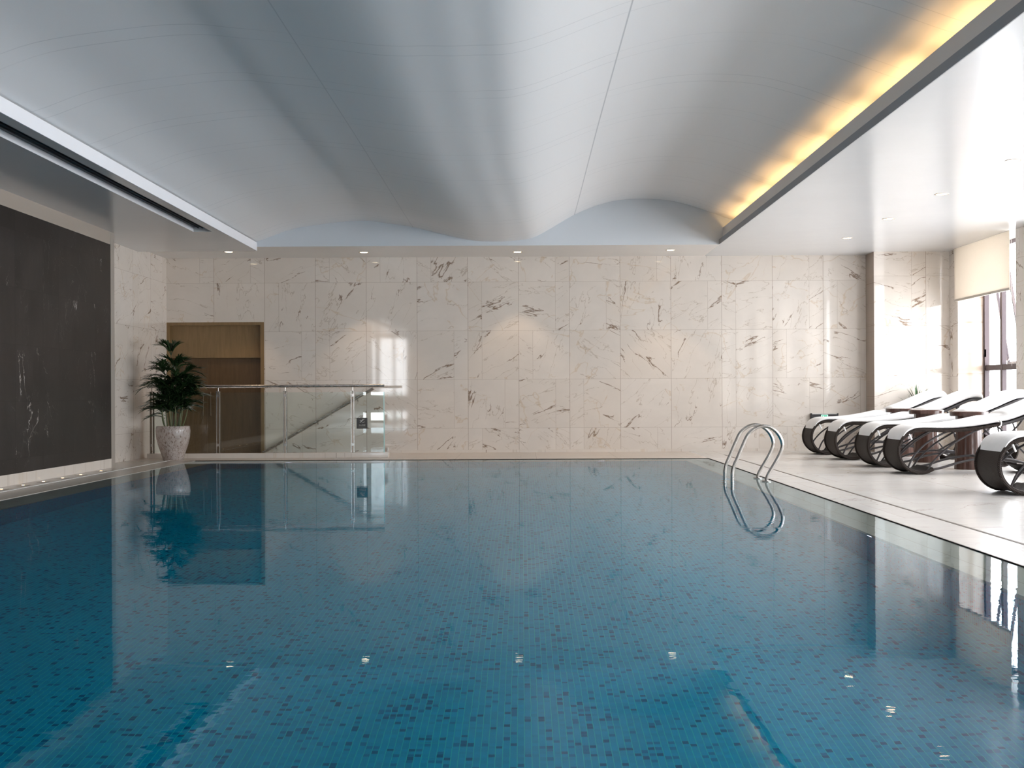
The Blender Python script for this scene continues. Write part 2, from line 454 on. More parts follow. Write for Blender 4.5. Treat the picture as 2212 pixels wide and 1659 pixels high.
def struct(name, mb, mat, parent=None, **kw):
    o = mb.build(name, mat, parent, **kw)
    if parent is None: o['kind'] = 'structure'
    return o
def thing(name, label, cat, loc=(0, 0, 0), rz=0, group=None):
    o = bpy.data.objects.new(name, None); C.objects.link(o); o.empty_display_size = .1
    o.location = loc; o.rotation_euler = (0, 0, rz); o['label'] = label; o['category'] = cat
    if group: o['group'] = group
    return o
def tag(o, label, cat, group=None, kind=None):
    o['label'] = label; o['category'] = cat
    if group: o['group'] = group
    if kind: o['kind'] = kind
    return o
def dup(root, loc, label, rz=None):
    def cp(o, par):
        c = o.copy(); C.objects.link(c)
        if par is not None: c.parent = par
        for ch in list(o.children): cp(ch, c)
        return c
    r = cp(root, None); r.location = loc; r['label'] = label
    if rz is not None: r.rotation_euler = (0, 0, rz)
    return r
def smooth_path(pts, k=8):
    """Catmull-Rom through pts"""
    P = [Vector(p) for p in pts]; out = []
    for i in range(len(P) - 1):
        a = P[i - 1] if i else P[0] * 2 - P[1]; b, c = P[i], P[i + 1]
        d = P[i + 2] if i + 2 < len(P) else P[-1] * 2 - P[-2]
        for j in range(k):
            t = j / k
            out.append(.5 * ((2 * b) + (c - a) * t + (2 * a - 5 * b + 4 * c - d) * t * t + (3 * b - a - 3 * c + d) * t ** 3))
    out.append(P[-1]); return out

# ================================================================== the pool and the floor
PX0, PX1 = -4.45, 2.34      # inner faces of the pool
WX0, WX1 = -4.81, 2.72      # water edges (it lies over a stone ledge)
PY0, PY1 = 1.55, 16.55
WY0, WY1 = 1.20, 16.98
DEP = -1.25
SX0, SX1, SY0, SY1 = -5.86, -2.35, 17.86, 19.0      # stair well
ZN = -.0
fl = MB()
fl.box(WX1, 8.0, YN - .2, 19.2, -.4, 0)
struct('floor', fl, M['deck'])
fl2 = MB()
fl2.box(-6.2, WX0, YN - .2, WY1, -.4, 0)
fl2.box(WX0, WX1, YN - .2, WY0, -.4, 0)
struct('floor_pool_edge', fl2, M['deck_side'])
fl3 = MB()
fl3.box(-6.2, WX1, WY1, SY0, -.4, 0)
fl3.box(SX1, WX1, SY0, 19.2, -.4, 0)
struct('floor_far_side', fl3, cream_marble('far_deck_stone', (0, 1), .2, 1.2, .35, 1.2, rough=.3, base=(.60, .53, .47), vein=.3))
lg = MB()
lg.box(WX0, PX0, WY0, WY1, -.12, -.018); lg.box(PX1, WX1, WY0, WY1, -.12, -.018)
lg.box(PX0, PX1, WY0, PY0, -.12, -.018); lg.box(PX0, PX1, PY1, WY1, -.12, -.018)
struct('trim_pool_ledge', lg, cream_marble('wet_ledge_stone', (0, 1), 2.495, 1.3, .35, 1.2, rough=.4, base=(.52, .50, .46), vein=.3))
struct('floor_pool_basin', MB().box(PX0 - .1, PX1 + .1, PY0 - .1, PY1 + .1, DEP - .1, DEP), M['mosaic'])
struct('wall_pool_left', MB().box(PX0 - .12, PX0, PY0, PY1, DEP, -.12), M['mosaic_y'])
struct('wall_pool_right', MB().box(PX1, PX1 + .12, PY0, PY1, DEP, -.12), M['mosaic_y'])
struct('wall_pool_far', MB().box(PX0, PX1, PY1, PY1 + .12, DEP, -.12), M['mosaic_x'])
struct('wall_pool_near', MB().box(PX0, PX1, PY0 - .12, PY0, DEP, -.12), M['mosaic_x'])
wt = MB().quad((WX0, WY0, -.004), (WX1, WY0, -.004), (WX1, WY1, -.004), (WX0, WY1, -.004)).build('pool_water', M['water'])
tag(wt, 'still clear blue-green pool water mirroring the room', 'water', kind='stuff')

# drain slots let into the deck
tag(MB().box(3.105, 3.133, -4, 17.9, -.01, .0015).build('drain_grate', M['grate']), 'long dark slot drain across pale deck beside the loungers', 'drain')
tag(MB().box(-5.22, -5.205, 1.2, 17.2, -.01, .004).build('drain_lip', M['white_plastic']), 'thin pale lip along coping under the square deck lights', 'drain edge')
tag(MB().box(WX0, WX1, WY1 + .0, WY1 + .012, -.01, .002).build('drain_grate', M['grate']), 'thin dark groove along the far edge of the pool', 'drain')
tag(MB().box(WX1, WX1 + .010, 1.2, WY1, -.01, .002).build('drain_grate', M['grate']), 'thin groove where the water meets the lounger deck', 'drain')
d = thing('floor_drain', 'small dark round floor drain on deck near the lounger standing apart', 'drain', (4.05, 9.1, 0))
MB().lathe([(.045, 0), (.045, .002)], n=20).build('drain_cover', M['grate'], d)
MB().lathe([(.055, 0), (.055, .001)], n=20).build('drain_rim', M['steel'], d)

# ================================================================== walls
wb = MB()
DX0, DX1, DZ = -5.86, -4.24, 2.16          # door opening in the back wall
wb.box(DX0 - .3, DX1, YB, YB + .2, DZ, ZC + .1); wb.box(DX1, 7.6, YB, YB + .2, -1.2, ZC + .1)
struct('wall_back', wb, M['marble_back'])
struct('baseboard_back', MB().box(SX1, 5.62, YB - .015, YB, 0, .045), M['marble_plain'])
pr = MB().box(5.64, 7.5, 18.56, 19.05, 0, ZC + .05)
struct('wall_back_pilaster', pr, M['marble_pier'])
# glazed wall: piers, apron below and beam above the windows
gw = MB()
ys = sorted(BAYS)
edges = [YN - .2] + [v for b in ys for v in b] + [18.6]
for i in range(0, len(edges), 2): gw.box(XR, XR + .5, edges[i], edges[i + 1], 0, ZC + .05)
for a, b in ys: gw.box(XR, XR + .5, a, b, 0, .22)
struct('wall_right', gw, M['marble_side'])
# dark stone wall with its pale plinth and top band, then the cream return
struct('wall_left', MB().box(XL - .5, XL, YN, 15.46, .12, 2.98), M['dark_stone'])
struct('baseboard_left', MB().box(XL - .5, XL + .004, YN, 15.46, 0, .12), M['marble_plain'])
struct('trim_1', MB().box(XL - .5, XL + .002, YN, 15.46, 2.98, ZL + .05), paint('taupe_band', (.40, .34, .29), .25))
struct('trim_2', MB().box(XL - .5, XL + .004, 15.46, 15.60, 0, ZL + .05), paint('taupe_stone_jamb', (.36, .32, .28), .3))
struct('wall_left_return', MB().box(-6.3, -5.84, 15.60, 19.05, -1.2, ZL + .15), M['marble_side'])
# wall behind the camera with one tall window
nw = MB()
nw.box(-6.5, -6.5 + .05, YN - .2, YN, 0, 3.6); nw.box(-4.2, 7.5, YN - .2, YN, 0, 4.3); nw.box(-6.5, -4.2, YN - .2, YN, 3.1, 4.3)
struct('wall_near', nw, M['marble_plain'])

# door to the stair: pale frame and transom panel, brown double leaves
dr = thing('door_1', '', '', (DX0, YB, 0)); del dr['label']; del dr['category']; dr['kind'] = 'structure'
W = DX1 - DX0
m = MB().box(0, .05, .0, .3, -1.05, DZ).box(W - .06, W, .0, .3, -1.05, DZ).box(.05, W - .06, .0, .3, DZ - .05, DZ).build('door_frame', M['door_light'], dr)
MB().box(.05, W - .06, .10, .3, 1.58, DZ - .05).build('transom_panel', M['door_light'], dr)
for a, b in ((.05, .637), (.638, W - .06)):
    lf = MB().box(a, b, .16, .21, -1.02, 1.58).build('door_leaf', M['door_dark'], dr)
    hx = b - .06 if a < .1 else a + .06
    MB().tube([(hx, .14, .62), (hx, .14, 1.02)], .010).build('door_handle', M['door_dark'], lf)

# stair well: steps going down toward the door
st = MB()
n = 6
for i in range(n):
    st.box(SX1 - .27 * (i + 1), SX1 - .27 * i - .004, SY0 + .01, SY1 - .01, -1.2, -.17 * (i + 1) + .0)
struct('floor_stair_landing', MB().box(SX0 + .02, SX1 - .27 * n, SY0, SY1, -1.2, -1.02), M['marble_plain'])
tag(st.build('stair_steps', M['marble_plain']), 'stone steps going down behind the glass railing to the door', 'stairs')
struct('wall_stair_side', MB().box(SX0, SX1, SY0 - .06, SY0, -1.2, -.0), M['marble_plain'])
struct('wall_stair_head', MB().box(SX1, SX1 + .06, SY0, SY1, -1.2, -.01), M['marble_plain'])

# ================================================================== ceilings
sr = MB()
sr.box(3.0, XR + .5, YN - .2, YB, ZC, ZC + .078)
struct('ceiling_right', sr, M['soffit'])
struct('ceiling_far_strip', MB().box(-5.9, 3.0, 17.56, YB, ZC, ZC + .10), M['soffit_b'])
sl = MB()
x0, x1, ye = -4.40, -4.15, 15.5
sl.box(-6.3, x0, YN, 17.6, ZL, ZL + .12); sl.box(x1, -4.03, YN, 17.6, ZL, ZL + .12); sl.box(x0, x1, ye, 17.6, ZL, ZL + .12)
struct('ceiling_left', sl, M['soffit'])
struct('trim_3', MB().box(-4.03, -4.02, YN, 17.56, ZL, E + 2.325), M['fascia'])
df = thing('air_diffuser', 'long dark linear air slot let into ceiling above the dark stone wall', 'air vent', (0, 0, 0))
MB().box(x0 + .001, x1 - .001, YN + .01, ye - .001, ZL + .06, ZL + .075).build('diffuser_plate', M['slot'], df)
MB().box(x0 - .002, x0 + .004, YN, ye, ZL + .001, ZL + .06).build('diffuser_edge', M['fascia'], df)
for xx in (-4.33, -4.275, -4.22): MB().box(xx - .003, xx + .003, YN, ye, ZL + .045, ZL + .06).build('vane', M['slot'], df)
struct('trim_4', MB().box(2.99, 3.0, YN, 17.56, ZC, E + 2.337), M['grey_paint'])
struct('trim_5', MB().box(3.05, 3.065, YN, 17.56, E + 2.30, E + 2.515).box(3.0, 3.5, YN, 17.56, E + 2.33, E + 2.336), M['soffit_b'])
struct('wall_cove_side', MB().box(3.5, 3.55, YN, 17.6, E + 2.3, E + 3.3), M['soffit_b'])

# the wave: profile (x, height above eye)
prof = [(-4.35, 2.30), (-4.0, 2.345), (-3.46, 2.53), (-2.75, 2.63), (-2.345, 2.645), (-2.06, 2.61), (-1.615, 2.535), (-.82, 2.35), (-.38, 2.321), (-.1, 2.335), (.225, 2.40),
        (.794, 2.72), (1.2, 2.88), (1.524, 2.945), (1.868, 2.96), (2.247, 2.93), (2.63, 2.83), (2.9, 2.735), (3.13, 2.655), (3.35, 2.60), (3.50, 2.57)]
pp = smooth_path([(x, 0, h) for x, h in prof], 5)
NYS = 36
vs = []; fs = []
for j in range(NYS + 1):
    t = j / NYS; y = 17.60 + (YN - 17.60) * t
    tt = min(1, t / .30)
    for p in pp:
        # away from the end panel the trough hangs a little farther to the dark side
        wgt = math.exp(-((p.x + .4) / 1.15) ** 2) * (tt * tt * (3 - 2 * tt))
        vs.append((p.x - .26 * wgt, y, E + p.z + .17 * wgt))
L = len(pp)
for j in range(NYS):
    for i in range(L - 1): fs.append((j * L + i, j * L + i + 1, (j + 1) * L + i + 1, (j + 1) * L + i))
mb = MB().add(vs, fs, True)
struct('ceiling', mb, M['membrane'])
# end panel under the wave
vs = []; fs = []
for p in pp:
    if p.x <= 3.51:
        vs.append((p.x, 17.558, ZC)); vs.append((p.x, 17.558, E + p.z + .01))
for i in range(len(vs) // 2 - 1): fs.append((2 * i, 2 * i + 1, 2 * i + 3, 2 * i + 2))
struct('wall_wave_end', MB().add(vs, fs), M['end_panel'])
# roof slab above everything, closing the ceiling void
struct('ceiling_roof_slab', MB().box(-6.6, 7.6, YN - .3, 19.3, 4.3, 4.4), M['grey_paint'])
cl = MB().box(-6.6, 7.6, 19.1, 19.3, 3.2, 4.3).box(7.5, 7.6, YN, 19.3, 3.28, 4.3).box(-6.6, -6.5, YN, 19.3, 3.2, 4.3)
struct('wall_ceiling_void', cl, M['grey_paint'])
struct('wall_outer_left', MB().box(-6.6, -6.3, YN - .2, 19.3, -1.2, 4.3), M['grey_paint'])

# ================================================================== windows
def window(name, a, b, sash=False):
    r = bpy.data.objects.new(name, None); C.objects.link(r); r.location = (XR + .45, (a + b) / 2, 0); r['kind'] = 'structure'
    h = (b - a) / 2; z0, z1 = .22, ZC
    fr = MB().box(-.05, .02, -h, -h + .06, z0, z1).box(-.05, .02, h - .055, h, z0, z1).box(-.05, .02, -h, h, z0, z0 + .06).box(-.05, .02, -h, h, z1 - .06, z1)
    mu = h - .66
    fr.box(-.045, .02, mu - .04, mu + .04, z0, z1).box(-.042, .02, -h, h, 1.285, 1.37)
    fr.build('window_frame', M['win_frame'], r)
    pn = MB().box(.01, .016, -h + .06, mu - .035, 1.36, z1 - .06).box(.01, .016, -h + .06, mu - .035, z0 + .06, 1.285).box(.01, .016, mu + .035, h - .06, z0 + .06, 1.285)
    pn.build('pane', M['pane'], r)
    y0, y1, L_ = mu + .035, h - .055, z1 - .06 - 1.36
    s = MB().box(0, .04, y0, y0 + .03, -L_, 0).box(0, .04, y1 - .03, y1, -L_, 0).box(0, .04, y0, y1, -.04, 0).box(0, .04, y0, y1, -L_, -L_ + .04).build('sash', M['win_frame'], r)
    MB().box(.015, .02, y0 + .03, y1 - .03, -L_ + .04, -.04).build('sash_pane', M['pane'], s)
    s.location = (.02, 0, z1 - .06)
    if sash:
        s.rotation_euler = (0, R(-9), 0)
        MB().tube([(.03, y1 - .06, -L_ + .10), (-.02, y1 - .04, -L_ + .02)], .008).build('window_handle', M['steel'], s)
        MB().box(-.05, -.03, y1 - .0, y1 + .02, 1.50, 1.62).build('window_latch', M['white_plastic'], r)
    return r
for i, (a, b) in enumerate(BAYS): window('window_%d' % (i + 1), a, b, i == 0)
r = bpy.data.objects.new('window_8', None); C.objects.link(r); r.location = (-5.35, YN - .1, 0); r['kind'] = 'structure'
fr = MB().box(-1.15, -1.09, -.03, .03, 0, 3.1).box(1.09, 1.15, -.03, .03, 0, 3.1).box(-1.15, 1.15, -.03, .03, 3.04, 3.1).box(-1.15, 1.15, -.03, .03, 0, .08).box(-.62, -.50, -.03, .03, 0, 3.1).box(-.06, .10, -.03, .03, 0, 3.1).box(.58, .66, -.03, .03, 0, 3.1).box(-1.15, 1.15, -.03, .03, .35, .95)
fr.build('window_frame', M['win_frame'], r)
MB().box(-1.09, 1.09, -.004, .004, .08, 3.04).build('pane', M['pane'], r)

# roller blind in front of the far window
bl = thing('roller_blind', 'cream roller blind half lowered over the tall window', 'blind', (XR - .03, 17.22, ZC))
MB().box(-.004, .004, -1.03, 1.03, -.80, 0).build('blind_fabric', M['blind'], bl)
MB().box(-.012, .012, -1.035, 1.035, -.835, -.80).build('bottom_bar', M['blind_bar'], bl, bevel=.003)
MB().tube([(.0, -1.09, -.02), (.0, -1.09, -1.9)], .003, 6).build('pull_cord', M['white_plastic'], bl)

# ================================================================== ceiling downlights
dl = thing('downlight', 'round recessed downlight over the wood door opening', 'ceiling light', (-4.60, 18.15, ZC), 0, 'round recessed ceiling downlights')
MB().lathe([(.060, .0), (.062, -.0035), (.078, -.0035), (.080, 0)], n=28, cap=False).build('trim_ring', M['ring'], dl)
MB().lathe([(.001, -.0015), (.062, -.0015)], n=28, cap=False).build('lamp_face', M['lamp'], dl)
sp = bpy.data.lights.new('downlight_beam', 'SPOT'); sp.energy = 34; sp.spot_size = R(74); sp.spot_blend = .35; sp.color = (1, .74, .50); sp.shadow_soft_size = .03
so = bpy.data.objects.new('downlight_beam', sp); C.objects.link(so); so.parent = dl; so.location = (0, 0, -.03)
for x, y, lab in [(-2.50, 18.30, 'round recessed downlight above the middle of the glass railing'),
                  (-.07, 18.35, 'round recessed downlight above the plain middle of the marble wall'),
                  (2.34, 18.20, 'round recessed downlight over back wall nearest the bright coved edge'),
                  (4.75, 16.90, 'round downlight in lounger-side soffit closest to the back wall'),
                  (4.77, 15.06, 'second round downlight from the back wall over the loungers'),
                  (4.79, 13.20, 'third round downlight from the back wall over the loungers'),
                  (4.80, 11.30, 'fourth round downlight from the back wall over the loungers')]:
    dup(dl, (x, y, ZC), lab)

# ================================================================== square deck lights by the dark wall
dk = thing('deck_light', 'square steel deck light nearest the cream pillar', 'floor light', (-5.36, 14.70, 0), 0, 'square deck lights along the dark wall')
MB().box(-.055, .055, -.055, .055, 0, .004).build('light_plate', M['steel'], dk, bevel=.001)
MB().lathe([(.001, .0055), (.016, .0055)], n=20, cap=False).build('lamp_face', M['deck_lamp'], dk)
names_ = ['second', 'third', 'fourth', 'fifth', 'sixth']
for i, px in enumerate((173.5, 134.4, 93, 49, 2)):
    y = F * 5.36 / (1129 - px)
    dup(dk, (-5.36, y, 0), 'square steel deck light, %s from the cream pillar' % names_[i])
# underwater lamps in the pool walls
pl = thing('pool_light', 'small round violet-white lamp just under water on the pool side nearest loungers', 'pool light', (PX1, 7.80, -.10), 0, 'underwater pool lamps')
def oval(ry, rz, x):
    return [(x, ry * math.cos(2 * math.pi * k / 24), rz * math.sin(2 * math.pi * k / 24)) for k in range(24)]
MB().add(oval(.062, .017, 0) + oval(.062, .017, -.008), [(k, (k + 1) % 24, 24 + (k + 1) % 24, 24 + k) for k in range(24)] + [tuple(range(24, 48))]).build('lamp_rim', M['steel'], pl)
MB().add(oval(.052, .011, -.0095), [tuple(range(24))]).build('lamp_face', M['pool_lamp'], pl)
dup(pl, (1.12, PY1, -.062), 'small underwater lamp on far pool side below the plain marble wall', R(90))
dup(pl, (-3.35, PY1, -.062), 'small underwater lamp on far pool side below the glass railing', R(90))

# ================================================================== glass railing
RY = 17.70
rl = thing('glass_railing', 'steel and glass guard railing along the stair opening', 'railing', (0, RY, 0))
MB().box(-5.72, -2.05, -.09, .09, 0, .075).build('stone_curb', M['marble_plain'], rl, bevel=.004)
def X_at(px, y): return (px - 1129) * y / F
posts = [X_at(p, RY) for p in (328, 471.5, 616, 762)]
for x in posts:
    p = MB().box(x - .027, x - .014, -.035, .035, .075, 1.02).box(x + .014, x + .027, -.035, .035, .075, 1.02).build('post', M['steel'], rl, bevel=.002)
    MB().tube([(x, 0, .98), (x, 0, 1.085)], .008, 8).build('post_pin', M['steel'], p)
    for zz in (.2, .95): MB().box(x - .014, x + .014, -.02, .02, zz - .02, zz + .02).build('clamp', M['steel'], p)
xe = X_at(828.5, RY)
spans = list(zip([x + .03 for x in posts], [x - .03 for x in posts[1:]] + [xe]))
for a, b in [(-5.70, posts[0] - .03)] + spans:
    MB().box(a, b, -.005, .005, .085, 1.0).build('glass_panel', M['glass'], rl)
MB().box(xe, xe + .012, -.007, .007, .075, 1.0).build('glass_edge', M['glass_edge'], rl)
MB().tube([(-5.74, 0, 1.095), (X_at(830, RY), 0, 1.095)], .022, 14).build('handrail', M['steel_rail'], rl)
# sloping handrail on the wall above the steps
hr = thing('stair_handrail', 'sloping steel handrail on marble wall above the steps', 'handrail', (0, 18.93, 0))
A = (X_at(567, 18.93), 0, E - (978 - 852 - 2.5) / F * 18.93); B = (X_at(806, 18.93), 0, E + (852 - 836 - 1.5) / F * 18.93)
MB().tube([A, B], .024, 12).build('rail_tube', M['steel_rail'], hr)
for t in (.12, .5, .86):
    q = [A[i] + (B[i] - A[i]) * t for i in range(3)]
    MB().tube([(q[0], 0, q[2]), (q[0], .01, q[2] - .06), (q[0], .07, q[2] - .06)], .007, 8).build('bracket', M['steel_rail'], hr)

# caution plate on the last glass panel
sg = thing('caution_sign', 'small dark square wet-floor warning plate on glass panel', 'sign', (X_at(781.5, 17.68), RY - .008, E - (911 - 852 + 1.5) / F * 17.68))
SZ = .083
MB().box(-SZ, SZ, -.003, .0, -SZ, SZ).build('plate', M['sign_dark'], sg)
ic = MB()
def stroke(mb, a, b, w_=.008, y=-.0045):
    a, b = Vector(a), Vector(b); t = (b - a).normalized(); n_ = Vector((-t.y, t.x)) * w_ / 2
    c = [(a + n_), (b + n_), (b - n_), (a - n_)]
    mb.add([(p.x, y, p.y) for p in c] + [(p.x, y + .001, p.y) for p in c], [(0, 1, 2, 3), (4, 7, 6, 5), (0, 4, 5, 1), (1, 5, 6, 2), (2, 6, 7, 3), (3, 7, 4, 0)])
for a, b, w_ in [((.012, .062), (.004, .040), .012), ((.004, .042), (-.006, .030), .014), ((-.002, .036), (-.016, .045), .008), ((-.014, .044), (-.034, .038), .008), ((.006, .046), (.022, .052), .006), ((.022, .050), (.036, .064), .006),
                 ((-.006, .028), (-.018, .020), .010), ((-.018, .021), (-.034, .012), .009), ((.040, .024), (.026, .015), .006), ((.026, .015), (.012, .010), .006), ((.012, .010), (.002, .002), .005)]:
    stroke(ic, a, b, w_)
ic.lathe([(.0001, 0), (.0001, 0)], n=3, cap=False)
ic.build('slipping_figure', M['sign_ink'], sg)
ln = MB(); stroke(ln, (-.055, -.058), (.055, -.058), .010); ln.build('small_print', paint('faint_print', (.16, .155, .14), .5), sg)
try:
    cu = bpy.data.curves.new('caution_text', 'FONT'); cu.body = '\u5c0f\u5fc3\u5730\u6ed1'; cu.size = .026; cu.align_x = 'CENTER'; cu.extrude = .0005
    to = bpy.data.objects.new('caution_text', cu); C.objects.link(to)
    bpy.context.view_layer.update()
    me = bpy.data.meshes.new_from_object(to.evaluated_get(bpy.context.evaluated_depsgraph_get()))
    me.materials.clear(); me.materials.append(M['sign_ink'])
    bpy.data.objects.remove(to)
    tx = bpy.data.objects.new('caution_text', me); C.objects.link(tx); tx.parent = sg; tx.rotation_euler = (R(90), 0, 0); tx.location = (0, -.0045, -.038)
except Exception as ex:
    print('text', ex)

# ================================================================== potted palm
random.seed(5)
pp_ = thing('potted_palm', 'tall leafy bamboo palm in a speckled stoneware pot', 'potted plant', (X_at(373.5, 17.22), 17.22, 0))
MB().lathe([(.135, 0), (.145, .01), (.175, .10), (.215, .22), (.243, .34), (.250, .43), (.243, .495), (.236, .505), (.225, .497), (.222, .46)], n=48, cap=True).build('pot', M['pot'], pp_)
MB().lathe([(.001, .468), (.222, .462)], n=24, cap=False).build('soil', M['soil'], pp_)
canes = []; lv = MB(); cn = MB()
def leaflet(mb, base, dirv, length, width, droop):
    dirv = dirv.normalized(); side = dirv.cross(Vector((0, 0, 1)))
    if side.length < .05: side = Vector((1, 0, 0))
    side.normalize(); up_ = side.cross(dirv)
    vs = []; K = 5
    for i in range(K + 1):
        t = i / K
        c = base + dirv * length * t + Vector((0, 0, -droop * length * t * t))
        w_ = width * math.sin(math.pi * min(1, (t * .86 + .13))) ** .8 * (1 - t * .35)
        if i == K: w_ = .0006
        vs += [c - side * w_ + up_ * w_ * .25, c - up_ * w_ * .15, c + side * w_ + up_ * w_ * .25]
    fs = []
    for i in range(K):
        a = i * 3; fs += [(a, a + 1, a + 4, a + 3), (a + 1, a + 2, a + 5, a + 4)]
    mb.add(vs, fs, True)
def frond(mb, base, az, elev, length, n_):
    d_ = Vector((math.cos(az) * math.cos(elev), math.sin(az) * math.cos(elev), math.sin(elev)))
    pts = []
    for i in range(9):
        t = i / 8; pts.append(base + d_ * length * t + Vector((0, 0, -.42 * length * t * t)))
    mb.tube(pts, [.0045 - .0035 * i / 8 for i in range(9)], 5)
    for i in range(n_):
        t = .22 + .78 * i / (n_ - 1); k = t * 8; j = min(7, int(k)); p = pts[j].lerp(pts[j + 1], k - j); tg = (pts[j + 1] - pts[j]).normalized()
        sd = tg.cross(Vector((0, 0, 1))).normalized()
        for s_ in (-1, 1):
            dv = tg * (.62 + .5 * t) + sd * s_ * (.85 - .35 * t) + Vector((0, 0, random.uniform(.10, .55)))
            leaflet(mb, p, dv, length * (.60 - .18 * abs(t - .5)) * random.uniform(.85, 1.12), .0135 * random.uniform(.85, 1.25), random.uniform(.15, .45))
tops = [(-.03, .02, 1.56, .34), (.05, -.03, 1.34, .34), (.12, .05, 1.22, .34), (-.12, .02, 1.26, .34), (.16, -.06, 1.05, .32), (-.16, -.04, 1.0, .32), (.02, .10, 1.12, .30), (.22, .02, .90, .28), (-.10, .10, .86, .28), (.06, -.1, .80, .26), (-.02, -.1, 1.0, .3), (.12, .1, 1.12, .3), (-.18, .06, .70, .24)]
for (tx_, ty_, tz_, fl_) in tops:
    b0 = Vector((tx_ * .55 + random.uniform(-.02, .02), ty_ * .5, .46)); tp = Vector((tx_, ty_, tz_))
    pts = [b0.lerp(tp, i / 6) + Vector((tx_ * .12 * math.sin(math.pi * i / 6), 0, 0)) for i in range(7)]
    cn.tube(pts, [.011 - .006 * i / 6 for i in range(7)], 7)
    for lev in (1.0, .86, .72, .56):
        if tz_ * lev < .66: continue
        base = b0.lerp(tp, (tz_ * lev - .46) / (tz_ - .46))
        for q in range(5 if lev > .8 else 4):
            az = random.uniform(0, 2 * math.pi) if random.random() < .5 else random.choice((0, math.pi)) + random.uniform(-.6, .6)
            frond(lv, base, az, random.uniform(.75, 1.38) if lev > .9 else random.uniform(.5, 1.15), fl_ * random.uniform(.75, 1.1), 9)
for az, z_, l_ in ((3.3, .62, .26), (2.9, .80, .34), (3.0, 1.05, .38), (.2, .95, .36), (-.1, 1.10, .34), (.3, .78, .28), (2.8, 1.22, .32), (.4, 1.28, .30), (3.5, .66, .2)):
    frond(lv, Vector((math.cos(az) * .12, 0, z_)), az, .5, l_, 8)
cn.build('cane_stems', M['stem'], pp_)
lv.build('foliage', M['leaf'], pp_)

# ================================================================== pool ladder
ld = thing('pool_ladder', 'polished steel pool ladder with two arched grab rails', 'pool ladder', (0, 12.5, 0))
lp = [(2.26, -.95), (2.26, -.5), (2.26, 0.0), (2.262, .10), (2.28, .17), (2.325, .27), (2.385, .41), (2.43, .50), (2.49, .558), (2.565, .592), (2.64, .592), (2.705, .562), (2.757, .51), (2.79, .45), (2.803, .39), (2.79, .33), (2.755, .255), (2.70, .16), (2.65, .075), (2.632, .03), (2.628, 0.0)]
for y in (0, .46):
    rr = MB().tube(smooth_path([(x, y, z) for x, z in lp], 4), .0195, 14).build('grab_rail', M['steel'], ld)
    MB().lathe([(.052, .0), (.050, .006), (.024, .012)], 2.628, y, 24).build('flange', M['steel'], rr)
    MB().tube([(2.26, y, -.8), (PX1, y, -.8)], .012).build('wall_stand', M['steel'], rr)
for z in (-.22, -.48, -.74):
    MB().box(2.215, 2.30, .0, .46, z - .012, z + .012).build('tread', M['steel'], ld, bevel=.004)

# ================================================================== loungers
lg_ = thing('sun_lounger', 'dark rattan lounger with white cushion, closest to back wall', 'sun lounger', (4.41, 17.74, 0), 0, 'rattan loungers with white cushions')
WD = .56
def arc(cx, cz, r_, a0, a1, k):
    return [(cx + r_ * math.cos(R(a0 + (a1 - a0) * i / k)), cz + r_ * math.sin(R(a0 + (a1 - a0) * i / k))) for i in range(k + 1)]
CX, CZ, CR = .272, .272, .256
roll = arc(CX, CZ, CR, 305, 118, 30)
seat = arc(CX, CZ, CR, 118, 88, 6) + [(p.x, p.z) for p in smooth_path([(.36, 0, .527), (.50, 0, .520), (.68, 0, .522), (.90, 0, .540), (1.08, 0, .566), (1.20, 0, .590)], 6)]
back = [(p.x, p.z) for p in smooth_path([(1.20, 0, .585), (1.36, 0, .625), (1.60, 0, .715), (1.82, 0, .810), (1.93, 0, .850), (2.02, 0, .860), (2.10, 0, .845)], 6)]
def band(path, th): return [(x, z) for x, z in path]
r1 = MB().sweep(roll[::-1] if False else roll, 0, WD, -.026, edge=.25, n=16)
rb = r1.build('roll_base', M['wicker'], lg_)
for y in (.008, WD - .008): MB().tube([(x, y, z) for x, z in roll], .017, 8).build('roll_rim', M['wicker'], rb)
sb = MB().sweep(seat, 0, WD, -.024, edge=.25, n=16).build('seat', M['wicker'], lg_)
for y in (.010, WD - .010): MB().tube([(x, y, z - .012) for x, z in seat], .021, 8).build('seat_rim', M['wicker'], sb)
bb = MB().sweep(back, 0, WD, -.022, edge=.25, n=16).build('backrest', M['wicker'], lg_)
for y in (.010, WD - .010): MB().tube([(x, y, z - .012) for x, z in back], .020, 8).build('backrest_rim', M['rattan_tube'], bb)
for t in (8, 16, 24, 30):
    x, z = back[t]; MB().tube([(x, .01, z - .03), (x, WD - .01, z - .03)], .009, 6).build('crosspiece', M['rattan_tube'], bb)
# cushions
cs = [(.055, .395), (.085, .445)] + arc(CX, CZ, CR + .004, 128, 90, 7) + [(p.x, p.z + .002) for p in smooth_path([(.36, 0, .530), (.50, 0, .524), (.68, 0, .526), (.90, 0, .544), (1.06, 0, .566), (1.19, 0, .590)], 6)]
c1 = MB().sweep(cs, -.012, WD + .012, [.046 + .05 * max(0, min(1, (x - .35) / .70)) ** 1.0 for x, z in cs], bulge=.15, taper=4, edge=.62, n=28).build('seat_cushion', M['cushion'], lg_)
cb = [(x, z + .004) for x, z in back]
cb = [(1.10, .590), (1.15, .594)] + cb[3:]
c2 = MB().sweep(cb, -.012, WD + .012, .108, bulge=.25, taper=5, edge=.62, n=28).build('back_cushion', M['cushion'], lg_)
for y in (-.004, WD + .004): MB().tube([(.135 + .01 * k, y, .47 - .022 * k) for k in range(4)], .010, 6).build('corner_tie', M['cushion'], c1)
sp_ = MB()
sp_.tube([(1.175, -.006, .63), (1.20, -.010, .60), (1.195, -.008, .565), (1.17, -.002, .548)], .008, 6)
